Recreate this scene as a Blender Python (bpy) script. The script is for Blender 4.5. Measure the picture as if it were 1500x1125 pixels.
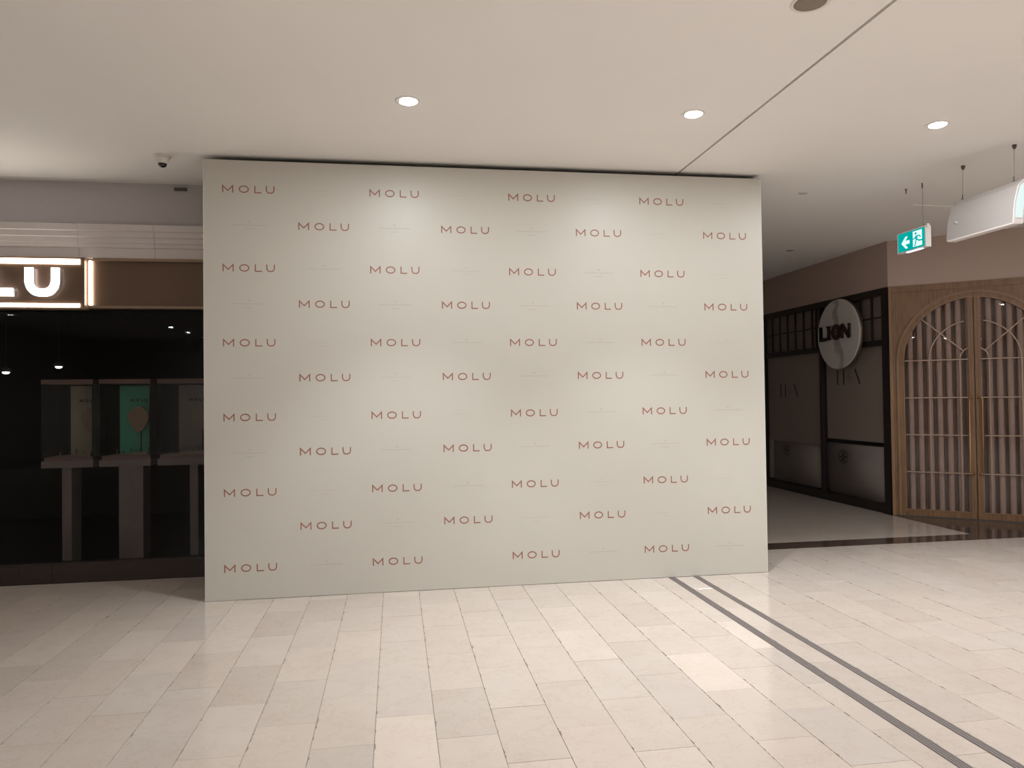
import bpy, math, random
from math import sin, cos, pi, radians
from mathutils import Vector, Matrix
random.seed(7)
for o in list(bpy.data.objects): bpy.data.objects.remove(o)
scene = bpy.context.scene
col = scene.collection

# ------------------------------------------------------------------ camera
CAM_H = 1.6
F_PX, YAW, PITCH, ROLL = 1082.89, 0.15683738, 0.0177082, -0.01257539
cd = bpy.data.cameras.new('camera'); cam = bpy.data.objects.new('camera', cd); col.objects.link(cam)
cd.sensor_fit = 'HORIZONTAL'; cd.sensor_width = 36.0; cd.lens = 36.0 * F_PX / 1500.0
fwd = Vector((sin(YAW)*cos(PITCH), cos(YAW)*cos(PITCH), sin(PITCH)))
r0 = Vector((cos(YAW), -sin(YAW), 0)); u0 = r0.cross(fwd)
rgt = cos(ROLL)*r0 + sin(ROLL)*u0; upv = -sin(ROLL)*r0 + cos(ROLL)*u0
cam.matrix_world = Matrix(((rgt.x, upv.x, -fwd.x, 0), (rgt.y, upv.y, -fwd.y, 0), (rgt.z, upv.z, -fwd.z, CAM_H), (0, 0, 0, 1)))
cd.clip_start = 0.05; cd.clip_end = 200
scene.camera = cam

# ------------------------------------------------------------------ world, exposure
w = bpy.data.worlds.new('mall_ambient'); scene.world = w; w.use_nodes = True
w.node_tree.nodes['Background'].inputs[0].default_value = (1.0, 0.93, 0.86, 1)
w.node_tree.nodes['Background'].inputs[1].default_value = 0.0
vs = scene.view_settings
vs.view_transform = 'Standard'; vs.look = 'None'; vs.gamma = 1.0; vs.use_curve_mapping = False
vs.exposure = 0.42
SPOT_W = 120.0
SPILL_W = 18.0
LAMP_COL = (0.965, 0.98, 1.0)

# ------------------------------------------------------------------ dimensions
CEIL = 3.587
YP = 6.226; XL, XR, ZT = -1.507, 3.285, 3.547       # printed backdrop panel
YS = 7.14                                            # shopfront plane behind it
XW = 6.40                                            # round-sign shop, wall facing the corridor
P0 = Vector((6.40, 8.79, 0)); DA = math.atan2(-0.62411639, 0.78133138)
P1 = P0 + Vector((0.78133138, -0.62411639, 0))*1.95

# ------------------------------------------------------------------ mesh helper
class MB:
    def __init__(s): s.v = []; s.f = []; s.sm = []
    def add(s, vs_, fs_, smooth=False):
        n = len(s.v); s.v += [tuple(p) for p in vs_]; s.f += [tuple(i+n for i in f) for f in fs_]; s.sm += [smooth]*len(fs_); return s
    def box(s, x0, x1, y0, y1, z0, z1):
        x0, x1 = min(x0, x1), max(x0, x1); y0, y1 = min(y0, y1), max(y0, y1); z0, z1 = min(z0, z1), max(z0, z1)
        return s.add([(x0,y0,z0),(x1,y0,z0),(x1,y1,z0),(x0,y1,z0),(x0,y0,z1),(x1,y0,z1),(x1,y1,z1),(x0,y1,z1)],
              [(0,3,2,1),(4,5,6,7),(0,1,5,4),(1,2,6,5),(2,3,7,6),(3,0,4,7)])
    def prism(s, pts, lo, hi, axis='y', smooth=False):
        """extrude closed polygon; axis y: pts are (x,z); axis z: pts (x,y); axis x: pts (y,z)"""
        def m(p, t): return {'y': (p[0], t, p[1]), 'z': (p[0], p[1], t), 'x': (t, p[0], p[1])}[axis]
        n = len(pts); vv = [m(p, lo) for p in pts] + [m(p, hi) for p in pts]
        s.add(vv, [tuple(range(n))[::-1], tuple(range(n, 2*n))])
        k = len(s.v) - 2*n
        fs = [(k+i, k+(i+1) % n, k+n+(i+1) % n, k+n+i) for i in range(n)]
        s.f += fs; s.sm += [smooth]*n; return s
    def strip(s, A, B, lo, hi, axis='y', closed=False):
        """band between polylines A and B, extruded lo..hi"""
        def m(p, t): return {'y': (p[0], t, p[1]), 'z': (p[0], p[1], t), 'x': (t, p[0], p[1])}[axis]
        n = len(A); vv = [m(p, lo) for p in A]+[m(p, lo) for p in B]+[m(p, hi) for p in A]+[m(p, hi) for p in B]
        fs = []
        for i in range(n if closed else n-1):
            j = (i+1) % n
            fs += [(i, j, n+j, n+i), (2*n+i, 3*n+i, 3*n+j, 2*n+j), (i, 2*n+i, 2*n+j, j), (n+i, n+j, 3*n+j, 3*n+i)]
        if not closed: fs += [(0, n, 3*n, 2*n), (n-1, 3*n-1, 4*n-1, 2*n-1)]
        return s.add(vv, fs)
    def ribbon(s, pts, wd, lo, hi, axis='y', closed=False):
        n = len(pts); A = []; B = []
        P = [Vector((p[0], p[1])) for p in pts]
        for i in range(n):
            a = P[i-1] if (i > 0 or closed) else None; b = P[(i+1) % n] if (i < n-1 or closed) else None
            d1 = (P[i]-a).normalized() if a is not None else None; d2 = (b-P[i]).normalized() if b is not None else None
            if d1 is None: d1 = d2
            if d2 is None: d2 = d1
            n1 = Vector((-d1.y, d1.x)); n2 = Vector((-d2.y, d2.x)); nn = n1+n2
            if nn.length < 1e-6: nn = n1
            nn.normalize(); k = wd/2/max(0.35, nn.dot(n1))
            A.append(P[i]+nn*k); B.append(P[i]-nn*k)
        return s.strip(A, B, lo, hi, axis, closed)
    def tube(s, pts, r, n=8, closed=False):
        P = [Vector(p) for p in pts]; rings = []
        for i, p in enumerate(P):
            a = P[i-1] if i > 0 else p; b = P[i+1] if i < len(P)-1 else p
            d = (b-a).normalized(); t = Vector((0, 0, 1)) if abs(d.z) < 0.9 else Vector((1, 0, 0))
            e1 = d.cross(t).normalized(); e2 = d.cross(e1)
            rr = r[i] if isinstance(r, (list, tuple)) else r
            rings.append([p+(e1*cos(2*pi*k/n)+e2*sin(2*pi*k/n))*rr for k in range(n)])
        vv = [q for R in rings for q in R]; fs = []
        for i in range(len(P)-1):
            for k in range(n): fs.append((i*n+k, i*n+(k+1) % n, (i+1)*n+(k+1) % n, (i+1)*n+k))
        k0 = len(s.v); s.add(vv, fs, True)
        s.f += [tuple(k0+k for k in range(n))[::-1], tuple(k0+(len(P)-1)*n+k for k in range(n))]; s.sm += [False, False]
        return s
    def lathe(s, prof, n=32, c=(0, 0, 0), cap=True):
        vv = []; fs = []
        for r, z in prof:
            for k in range(n): vv.append((c[0]+r*cos(2*pi*k/n), c[1]+r*sin(2*pi*k/n), c[2]+z))
        for i in range(len(prof)-1):
            for k in range(n): fs.append((i*n+k, i*n+(k+1) % n, (i+1)*n+(k+1) % n, (i+1)*n+k))
        k0 = len(s.v); s.add(vv, fs, True)
        if cap:
            m = len(prof)-1
            s.f += [tuple(k0+k for k in range(n))[::-1], tuple(k0+m*n+k for k in range(n))]; s.sm += [False, False]
        return s
    def mesh(s, name, mat):
        me = bpy.data.meshes.new(name); me.from_pydata(s.v, [], s.f); me.validate()
        if len(me.polygons) == len(s.sm): me.polygons.foreach_set('use_smooth', s.sm)
        import bmesh
        bm = bmesh.new(); bm.from_mesh(me); bmesh.ops.recalc_face_normals(bm, faces=bm.faces); bm.to_mesh(me); bm.free()
        if mat: me.materials.append(mat)
        me.update(); return me

def link(name, data, parent=None, loc=None, rz=0.0):
    o = bpy.data.objects.new(name, data); col.objects.link(o)
    if parent: o.parent = parent
    if loc is not None: o.location = loc
    if rz: o.rotation_euler = (0, 0, rz)
    return o
def part(name, mb, mat, parent, loc=None, rz=0.0, label=None):
    o = link(name, mb.mesh(name, mat), parent, loc, rz)
    if label: o['label'] = label
    return o
def tag(o, label, cat, group=None):
    o['label'] = label; o['category'] = cat
    if group: o['group'] = group
    return o
def thing(name, label, cat, loc=(0, 0, 0), rz=0.0, group=None): return tag(link(name, None, None, loc, rz), label, cat, group)
def struct(o, label, cat): o['kind'] = 'structure'; o['label'] = label; o['category'] = cat; return o

# ------------------------------------------------------------------ materials
def mat(name, c, rough=0.6, metal=0.0, spec=0.5, var=0.0, scale=6.0, bump=0.0, bscale=60.0, emit=None, es=1.0, stretch=(1, 1, 1), coat=0.0):
    m = bpy.data.materials.new(name); m.use_nodes = True; nt = m.node_tree; b = nt.nodes['Principled BSDF']
    b.inputs['Base Color'].default_value = (*c, 1); b.inputs['Roughness'].default_value = rough
    b.inputs['Metallic'].default_value = metal; b.inputs['Specular IOR Level'].default_value = spec
    if coat: b.inputs['Coat Weight'].default_value = coat; b.inputs['Coat Roughness'].default_value = 0.08
    if emit: b.inputs['Emission Color'].default_value = (*emit, 1); b.inputs['Emission Strength'].default_value = es
    if var or bump:
        tc = nt.nodes.new('ShaderNodeTexCoord'); mp = nt.nodes.new('ShaderNodeMapping'); mp.inputs['Scale'].default_value = stretch
        nt.links.new(tc.outputs['Object'], mp.inputs['Vector'])
    if var:
        n = nt.nodes.new('ShaderNodeTexNoise'); n.inputs['Scale'].default_value = scale; n.inputs['Detail'].default_value = 5
        nt.links.new(mp.outputs[0], n.inputs['Vector'])
        r = nt.nodes.new('ShaderNodeValToRGB')
        r.color_ramp.elements[0].position = 0.3; r.color_ramp.elements[1].position = 0.7
        r.color_ramp.elements[0].color = (*[x*(1-var) for x in c], 1); r.color_ramp.elements[1].color = (*[min(1, x*(1+var)) for x in c], 1)
        nt.links.new(n.outputs['Fac'], r.inputs[0]); nt.links.new(r.outputs[0], b.inputs['Base Color'])
    if bump:
        n2 = nt.nodes.new('ShaderNodeTexNoise'); n2.inputs['Scale'].default_value = bscale; n2.inputs['Detail'].default_value = 3
        nt.links.new(mp.outputs[0], n2.inputs['Vector'])
        bp = nt.nodes.new('ShaderNodeBump'); bp.inputs['Strength'].default_value = bump; bp.inputs['Distance'].default_value = 0.002
        nt.links.new(n2.outputs['Fac'], bp.inputs['Height']); nt.links.new(bp.outputs[0], b.inputs['Normal'])
    return m

def glass(name, tint=(0.9, 0.9, 0.9), f0=0.02, rough=0.0):
    """thin clear pane: see-through with a Schlick mirror reflection"""
    m = bpy.data.materials.new(name); m.use_nodes = True; nt = m.node_tree; nt.nodes.clear()
    out = nt.nodes.new('ShaderNodeOutputMaterial'); mx = nt.nodes.new('ShaderNodeMixShader')
    t = nt.nodes.new('ShaderNodeBsdfTransparent'); t.inputs[0].default_value = (*tint, 1)
    g = nt.nodes.new('ShaderNodeBsdfGlossy'); g.inputs['Roughness'].default_value = rough; g.inputs[0].default_value = (1, 1, 1, 1)
    lw = nt.nodes.new('ShaderNodeLayerWeight'); lw.inputs['Blend'].default_value = 0.5
    pw = nt.nodes.new('ShaderNodeMath'); pw.operation = 'POWER'; pw.inputs[1].default_value = 5
    ma = nt.nodes.new('ShaderNodeMath'); ma.operation = 'MULTIPLY_ADD'; ma.inputs[1].default_value = 0.9-f0; ma.inputs[2].default_value = f0
    nt.links.new(lw.outputs['Facing'], pw.inputs[0]); nt.links.new(pw.outputs[0], ma.inputs[0])
    nt.links.new(ma.outputs[0], mx.inputs[0]); nt.links.new(t.outputs[0], mx.inputs[1]); nt.links.new(g.outputs[0], mx.inputs[2])
    nt.links.new(mx.outputs[0], out.inputs[0]); return m

def emission(name, c, s):
    m = bpy.data.materials.new(name); m.use_nodes = True; nt = m.node_tree; nt.nodes.clear()
    out = nt.nodes.new('ShaderNodeOutputMaterial'); e = nt.nodes.new('ShaderNodeEmission')
    e.inputs[0].default_value = (*c, 1); e.inputs[1].default_value = s; nt.links.new(e.outputs[0], out.inputs[0]); return m

def stone(name, use_obj, c=(0.6, 0.53, 0.47), rough=0.13):
    m = bpy.data.materials.new(name); m.use_nodes = True; nt = m.node_tree; b = nt.nodes['Principled BSDF']
    L = nt.links.new
    tc = nt.nodes.new('ShaderNodeTexCoord'); oi = nt.nodes.new('ShaderNodeObjectInfo'); geo = nt.nodes.new('ShaderNodeNewGeometry')
    n1 = nt.nodes.new('ShaderNodeTexNoise'); n1.inputs['Scale'].default_value = 3.0; n1.inputs['Detail'].default_value = 6; n1.inputs['Roughness'].default_value = 0.6
    n1.noise_dimensions = '4D'
    L(geo.outputs['Position'], n1.inputs['Vector']); L(oi.outputs['Random'], n1.inputs['W'])
    r1 = nt.nodes.new('ShaderNodeValToRGB'); r1.color_ramp.elements[0].position = 0.3; r1.color_ramp.elements[1].position = 0.72
    r1.color_ramp.elements[0].color = (0.93, 0.915, 0.90, 1); r1.color_ramp.elements[1].color = (1, 1, 1, 1); L(n1.outputs['Fac'], r1.inputs[0])
    # fine fossil veins
    n2 = nt.nodes.new('ShaderNodeTexNoise'); n2.inputs['Scale'].default_value = 4.5; n2.inputs['Detail'].default_value = 7; n2.inputs['Roughness'].default_value = 0.7
    n2.noise_dimensions = '4D'; L(geo.outputs['Position'], n2.inputs['Vector'])
    mul = nt.nodes.new('ShaderNodeMath'); mul.operation = 'MULTIPLY'; mul.inputs[1].default_value = 37.0; L(oi.outputs['Random'], mul.inputs[0]); L(mul.outputs[0], n2.inputs['W'])
    r2 = nt.nodes.new('ShaderNodeValToRGB'); e = r2.color_ramp.elements
    e[0].position = 0.485; e[0].color = (1, 1, 1, 1); e[1].position = 0.515; e[1].color = (1, 1, 1, 1)
    k = e.new(0.5); k.color = (0.93, 0.91, 0.89, 1); L(n2.outputs['Fac'], r2.inputs[0])
    m1 = nt.nodes.new('ShaderNodeMix'); m1.data_type = 'RGBA'; m1.blend_type = 'MULTIPLY'; m1.inputs[0].default_value = 1
    L(r1.outputs[0], m1.inputs[6]); L(r2.outputs[0], m1.inputs[7])
    m2 = nt.nodes.new('ShaderNodeMix'); m2.data_type = 'RGBA'; m2.blend_type = 'MULTIPLY'; m2.inputs[0].default_value = 1
    L(m1.outputs[2], m2.inputs[6])
    if use_obj: L(oi.outputs['Color'], m2.inputs[7])
    else: m2.inputs[7].default_value = (*c, 1)
    if use_obj:     # chipped, dirty arris along one long edge of each tile
        sx = nt.nodes.new('ShaderNodeSeparateXYZ'); L(tc.outputs['Object'], sx.inputs[0])
        n4 = nt.nodes.new('ShaderNodeTexNoise'); n4.inputs['Scale'].default_value = 9.0; n4.inputs['Detail'].default_value = 6; n4.inputs['Roughness'].default_value = 0.75; L(geo.outputs['Position'], n4.inputs['Vector'])
        wr = nt.nodes.new('ShaderNodeMapRange'); wr.inputs[1].default_value = 0.52; wr.inputs[2].default_value = 0.74; wr.inputs[3].default_value = 0.0008; wr.inputs[4].default_value = 0.017; L(n4.outputs['Fac'], wr.inputs[0])
        lt = nt.nodes.new('ShaderNodeMath'); lt.operation = 'LESS_THAN'; L(sx.outputs[0], lt.inputs[0]); L(wr.outputs[0], lt.inputs[1])
        m3 = nt.nodes.new('ShaderNodeMix'); m3.data_type = 'RGBA'; L(lt.outputs[0], m3.inputs[0]); L(m2.outputs[2], m3.inputs[6]); m3.inputs[7].default_value = (0.26, 0.215, 0.18, 1)
        L(m3.outputs[2], b.inputs['Base Color'])
    else: L(m2.outputs[2], b.inputs['Base Color'])
    b.inputs['Roughness'].default_value = rough; b.inputs['Specular IOR Level'].default_value = 0.5
    n3 = nt.nodes.new('ShaderNodeTexNoise'); n3.inputs['Scale'].default_value = 2.2; L(geo.outputs['Position'], n3.inputs['Vector'])
    mr = nt.nodes.new('ShaderNodeMapRange'); mr.inputs[3].default_value = rough*0.7; mr.inputs[4].default_value = rough*1.4; L(n3.outputs['Fac'], mr.inputs[0]); L(mr.outputs[0], b.inputs['Roughness'])
    return m

def marble():
    """pale marble with one wandering grey vein running down it"""
    m = mat('white_marble', (0.62, 0.59, 0.56), 0.3); nt = m.node_tree; b = nt.nodes['Principled BSDF']; L = nt.links.new
    tc = nt.nodes.new('ShaderNodeTexCoord'); sx = nt.nodes.new('ShaderNodeSeparateXYZ'); L(tc.outputs['Object'], sx.inputs[0])
    n = nt.nodes.new('ShaderNodeTexNoise'); n.inputs['Scale'].default_value = 3.2; n.inputs['Detail'].default_value = 5; L(tc.outputs['Object'], n.inputs['Vector'])
    def math_(op, a, b_):
        k = nt.nodes.new('ShaderNodeMath'); k.operation = op
        for i, v in enumerate((a, b_)):
            if v is None: continue
            if isinstance(v, (int, float)): k.inputs[i].default_value = v
            else: L(v, k.inputs[i])
        return k.outputs[0]
    x = math_('ADD', sx.outputs[0], math_('MULTIPLY', sx.outputs[2], 0.16))
    x = math_('ADD', x, math_('MULTIPLY', math_('SUBTRACT', n.outputs['Fac'], 0.5), 0.5))
    d = math_('ABSOLUTE', x, None)
    r = nt.nodes.new('ShaderNodeValToRGB'); e = r.color_ramp.elements
    e[0].position = 0.0; e[0].color = (0.36, 0.33, 0.31, 1); e[1].position = 0.075; e[1].color = (0.64, 0.60, 0.565, 1)
    k = e.new(0.04); k.color = (0.44, 0.41, 0.39, 1); L(d, r.inputs[0]); L(r.outputs[0], b.inputs['Base Color']); return m

M = dict(
    ceiling=mat('painted_plaster_ceiling', (0.90, 0.875, 0.845), 0.8, bump=0.03, bscale=40, var=0.015, scale=0.8),
    black=mat('black_void', (0.012, 0.011, 0.011), 0.7),
    panel=mat('printed_panel_sheet', (0.555, 0.535, 0.475), 0.42, var=0.01, scale=0.7),
    edge=mat('panel_edge', (0.7, 0.68, 0.62), 0.6),
    red=mat('red_brown_ink', (0.30, 0.11, 0.08), 0.5),
    faint=mat('faint_ink', (0.49, 0.455, 0.405), 0.5),
    faint2=mat('very_faint_ink', (0.522, 0.495, 0.44), 0.5),
    grout=mat('floor_grout', (0.23, 0.195, 0.17), 0.8, var=0.15, scale=9),
    tile=stone('limestone_tile', True), floor2=stone('polished_limestone', False, (0.55, 0.485, 0.43), 0.05),
    darkstone=mat('dark_brown_marble', (0.075, 0.05, 0.04), 0.1, var=0.35, scale=9),
    strip=mat('ribbed_grey_rubber', (0.175, 0.15, 0.14), 0.55),
    wallr=mat('taupe_wall_paint', (0.53, 0.405, 0.35), 0.75, var=0.02, scale=2),
    walll=mat('grey_wall_paint', (0.53, 0.505, 0.51), 0.75, var=0.02, scale=2),
    wallm=mat('beige_mall_wall', (0.40, 0.36, 0.32), 0.7),
    cornice=mat('stone_cornice', (0.70, 0.65, 0.64), 0.6, var=0.04, scale=3),
    bronze=mat('bronze_fascia', (0.145, 0.09, 0.06), 0.38, metal=0.35, var=0.05, scale=2),
    bronzed=mat('bronze_trim', (0.30, 0.215, 0.15), 0.35, metal=0.5),
    led=emission('warm_led_tube', (1.0, 0.87, 0.70), 13.0),
    letter=emission('white_lit_letter', (0.93, 0.95, 1.0), 8.0),
    lside=mat('letter_side', (0.70, 0.70, 0.72), 0.4),
    dwood=mat('dark_stained_wood', (0.026, 0.014, 0.011), 0.35, var=0.2, scale=4, stretch=(1, 1, 8)),
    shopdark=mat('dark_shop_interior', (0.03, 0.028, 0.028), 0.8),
    shopfloor=mat('dark_shop_floor', (0.04, 0.036, 0.034), 0.5),
    glass=glass('shop_glass', (0.82, 0.82, 0.83), 0.008), glassd=glass('door_glass', (0.93, 0.92, 0.91), 0.014),
    glassc=glass('case_glass', (0.93, 0.96, 0.94), 0.03),
    lamp=emission('lamp_lens', (1.0, 0.96, 0.91), 12.0),
    white=mat('white_metal', (0.78, 0.74, 0.70), 0.4), offw=mat('white_plastic', (0.72, 0.69, 0.66), 0.45),
    grille=mat('grey_brown_grille', (0.26, 0.215, 0.175), 0.7, var=0.1, scale=80),
    blackg=mat('black_gloss', (0.015, 0.013, 0.012), 0.15), dmetal=mat('dark_metal', (0.12, 0.105, 0.10), 0.4, metal=0.7),
    wire=mat('steel_wire', (0.30, 0.26, 0.24), 0.4, metal=0.5),
    boxgrey=mat('silver_grey_casing', (0.43, 0.40, 0.385), 0.4, metal=0.15),
    boxrim=mat('white_rim', (0.85, 0.80, 0.78), 0.4),
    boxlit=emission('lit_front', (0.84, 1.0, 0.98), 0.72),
    exitg=emission('exit_green', (0.0, 0.30, 0.27), 1.0), exitw=emission('exit_white', (0.62, 0.98, 1.0), 1.0), exitd=mat('exit_dark_green', (0.0, 0.06, 0.055), 0.4, emit=(0, 0.1, 0.1), es=0.4),
    exitl=emission('exit_lamp', (0.9, 0.88, 1.0), 1.4),
    wood=mat('stained_oak', (0.235, 0.127, 0.058), 0.42, var=0.22, scale=3.0, stretch=(14, 14, 1.2), bump=0.1, bscale=30),
    woodm=mat('oak_moulding', (0.29, 0.165, 0.085), 0.4, var=0.15, scale=3.0, stretch=(10, 10, 1.2)),
    brass=mat('antique_brass', (0.52, 0.31, 0.16), 0.35, metal=0.75), muntin=mat('pale_bronze_bar', (0.42, 0.30, 0.23), 0.4, metal=0.3),
    curtain=mat('taupe_curtain', (0.46, 0.34, 0.295), 0.85, var=0.05, scale=4), curtaind=mat('curtain_lining', (0.10, 0.065, 0.06), 0.9),
    frame=mat('black_window_frame', (0.022, 0.015, 0.014), 0.35), shade=mat('roller_shade_cloth', (0.44, 0.375, 0.345), 0.85, var=0.02, scale=2),
    counter=mat('white_lacquer', (0.62, 0.58, 0.565), 0.25), brownink=mat('brown_print', (0.045, 0.02, 0.012), 0.5), greyink=mat('pale_print', (0.31, 0.26, 0.235), 0.6),
    marble=marble(), letters=mat('dark_bronze_letters', (0.035, 0.02, 0.014), 0.35), gold=mat('brass_rim', (0.20, 0.14, 0.10), 0.35, metal=0.6),
    casewood=mat('case_frame_wood', (0.25, 0.165, 0.135), 0.5, var=0.1, scale=5, stretch=(1, 6, 6)), slab=mat('stone_slab', (0.27, 0.22, 0.195), 0.4, var=0.08, scale=6),
    beige=mat('beige_card', (0.52, 0.42, 0.33), 0.7), mint=mat('mint_card', (0.18, 0.58, 0.43), 0.7), mauve=mat('mauve_card', (0.36, 0.28, 0.27), 0.7),
    bust=mat('suede_bust', (0.50, 0.32, 0.23), 0.8), tray=mat('suede_tray', (0.42, 0.29, 0.23), 0.8), jewel=mat('gold_jewel', (0.7, 0.5, 0.2), 0.25, metal=1.0),
    casegrey=mat('case_side_panel', (0.26, 0.26, 0.23), 0.4),
)

# ------------------------------------------------------------------ FLOOR
RX0, RX1, RY0, RY1 = -9.5, 8.6, -11.0, 13.2
fl = struct(part('floor', MB().box(RX0, RX1+2.5, RY0, RY1, -0.12, -0.003), M['grout'], None), 'pale limestone floor laid in long rows of oblong tiles', 'floor')
TW, TL = 0.2895, 0.575
XG = -0.111                                     # a row joint
STR_Y0, STR_Y1 = 7.12, 7.42                     # dark stone band
def tile_mesh(wd, ln):
    g = 0.0012; c = 0.0004; h = 0.012
    x0, x1, y0, y1 = g, wd-g, g, ln-g
    mb = MB()
    vv = [(x0, y0, -h), (x1, y0, -h), (x1, y1, -h), (x0, y1, -h), (x0, y0, -c), (x1, y0, -c), (x1, y1, -c), (x0, y1, -c),
          (x0+c, y0+c, 0), (x1-c, y0+c, 0), (x1-c, y1-c, 0), (x0+c, y1-c, 0)]
    fs = [(8, 9, 10, 11)]
    for a in (0, 4):
        for i in range(4): fs.append((a+i, a+(i+1) % 4, a+4+(i+1) % 4, a+4+i))
    return mb.add(vv, fs)
def pix(P):
    d = Vector(P)-Vector((0, 0, CAM_H)); z = d.dot(fwd)
    if z < 0.2: return None
    return 750+F_PX*d.dot(rgt)/z, 562.5-F_PX*d.dot(upv)/z
def in_view(x, y):
    for a in (0, 0.5, 1):
        for b in (0, 0.5, 1):
            X, Y = x+a*TW, y+b*TL
            p = pix((X, Y, 0))
            if p and -5 < p[0] < 1505 and p[1] < 1130:
                if not (Y > YP and XL < X*YP/Y < XR): return True
    return False
rows = [(XG+i*TW, TW, i) for i in range(-34, 8)]+[(2.205, 0.147, 8), (2.412, 0.168, 9), (2.632, 0.274, 10)]+[(2.906+k*0.2865, 0.2865, 11+k) for k in range(0, 21)]
cand = []
for x, wd, i in rows:
    ph = 3.80 if i % 2 == 0 else 3.5125
    for j in range(-14, 30):
        y = ph+(j-14)*TL
        if x < RX0 or x+wd > RX1+0.3 or y > STR_Y0-0.01: continue
        cand.append((x, y, i, j, wd))
vis = [c for c in cand if in_view(c[0], c[1])]
vis.sort(key=lambda c: (c[0]+TW/2)**2+(c[1]+TL/2)**2)
ind = set((c[2], c[3]) for c in vis[:300])
rest = MB(); cut_cache = {}
# individually lighter or darker stones seen in the floor: world (x, y) inside the stone -> tone
tone = {(1.76, 4.1): 1.17, (1.18, 4.65): 1.1, (0.03, 3.6): 1.13, (2.3, 4.4): 1.2, (2.3, 4.9): 1.15, (-0.9, 4.4): 0.9, (-1.3, 5.2): 1.1}
for x, y, i, j, wd in cand:
    ln = min(TL, STR_Y0-y)
    if (i, j) in ind:
        k = (round(wd, 4), round(ln, 4))
        if k not in cut_cache: cut_cache[k] = tile_mesh(wd, ln).mesh('floor_tile', M['tile'])
        me = cut_cache[k]
        o = link('floor_tile', me, fl, (x, y, random.uniform(-0.0004, 0.0004)))
        o.rotation_euler = (random.gauss(0, 0.0006), random.gauss(0, 0.0006), 0)
        t = random.gauss(1.0, 0.03); tt = 1.0
        for (a, b), v in tone.items():
            if x <= a < x+wd and y <= b < y+ln: t = v
        wm = random.gauss(0, 0.006)
        o.color = (min(1, 0.56*t*(1+wm)), 0.495*t, 0.44*t*(1-wm), 1)
    else:
        mb = tile_mesh(wd, ln); rest.add([(p[0]+x, p[1]+y, p[2]) for p in mb.v], mb.f)
rs = part('floor_tiles_far', rest, stone('limestone_tile_far', False, (0.55, 0.485, 0.43)), fl); rs['kind'] = 'stuff'
part('dark_band', MB().box(RX0, 9.0, STR_Y0+0.001, STR_Y1, -0.01, 0.0004), M['darkstone'], fl)
part('corridor_floor', MB().box(3.2, 6.36, STR_Y1, RY1, -0.01, 0.0), M['floor2'], fl)
part('dark_threshold', MB().box(6.36, 9.0, STR_Y1, 8.95, -0.01, 0.0004), M['darkstone'], fl)
for k, (xa, xb) in enumerate(((2.352, 2.412), (2.580, 2.632))):
    t = struct(part('trim_%d' % (k+1), MB().box(xa, xb, RY0, YP+0.05, -0.002, 0.0016), M['strip'], None),
               ['wider', 'narrower'][k]+' dark grey ribbed joint strip let into the tiled floor', 'floor strip')
    n = 4 if k == 0 else 3; pw = (xb-xa)/n
    for q in range(n): part('rib', MB().box(xa+q*pw+pw*0.2, xa+q*pw+pw*0.8, RY0, YP+0.045, 0.0014, 0.0035), M['strip'], t)

# ------------------------------------------------------------------ CEILING
SX = 2.522; sg = 0.011
ce = struct(part('ceiling', MB().box(RX0, SX-sg, RY0, RY1, CEIL, CEIL+0.05).box(SX+sg, RX1+2.5, RY0, RY1, CEIL, CEIL+0.05), M['ceiling'], None),
            'smooth pale ceiling with one long narrow joint', 'ceiling')
part('joint_backing', MB().box(SX-0.05, SX+0.05, RY0, RY1, CEIL+0.028, CEIL+0.05), mat('joint_grey', (0.28, 0.23, 0.21), 0.8), ce)
part('access_panel_edge', MB().box(5.45, 6.38, 7.045, 7.06, CEIL-0.006, CEIL+0.01), M['ceiling'], ce)

# ------------------------------------------------------------------ WALLS
wb = struct(part('wall_back', MB().box(RX0, XR, YS, YS+0.15, 2.86, CEIL), M['walll'], None), 'grey wall band above the dark jewellery shopfront', 'wall')
part('vent_slot', MB().box(-1.98, -1.87, YS-0.012, YS+0.01, 3.528, 3.556), M['dmetal'], wb, label='small dark slot high on the wall')
struct(part('wall_corridor', MB().box(XR-0.15, XR, YS+0.15, RY1, 0, CEIL), M['wallm'], None), 'plain side wall of the corridor beside the backdrop', 'wall')
struct(part('wall_end', MB().box(XR, RX1+2.4, RY1-0.1, RY1, 0, CEIL), M['wallm'], None), 'plain wall closing the far end of the corridor', 'wall')
struct(part('wall_left', MB().box(RX0-0.1, RX0, RY0, RY1, 0, CEIL), M['wallm'], None), 'plain beige wall at the side of the hall', 'wall')
struct(part('wall_front', MB().box(RX0, RX1+2.4, RY0-0.1, RY0, 0, CEIL), M['wallm'], None), 'plain beige wall across the hall', 'wall')
struct(part('wall_right', MB().box(P1.x, P1.x+0.15, RY0, P1.y, 0, CEIL), M['wallm'], None), 'plain beige wall beyond the arched doors', 'wall')
# bulkhead above the sign shop: corridor face and door face
bk = MB().prism([(XW, RY1-0.1), (XW, P0.y), (P1.x, P1.y), (P1.x+0.15, P1.y), (P1.x+0.15, P1.y+0.1), (XW+0.15, P0.y+0.06), (XW+0.15, RY1-0.1)], 2.975, CEIL, 'z')
struct(part('wall_bulkhead', bk, M['wallr'], None), 'taupe painted wall band folding round above window and arched doors', 'wall')

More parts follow.
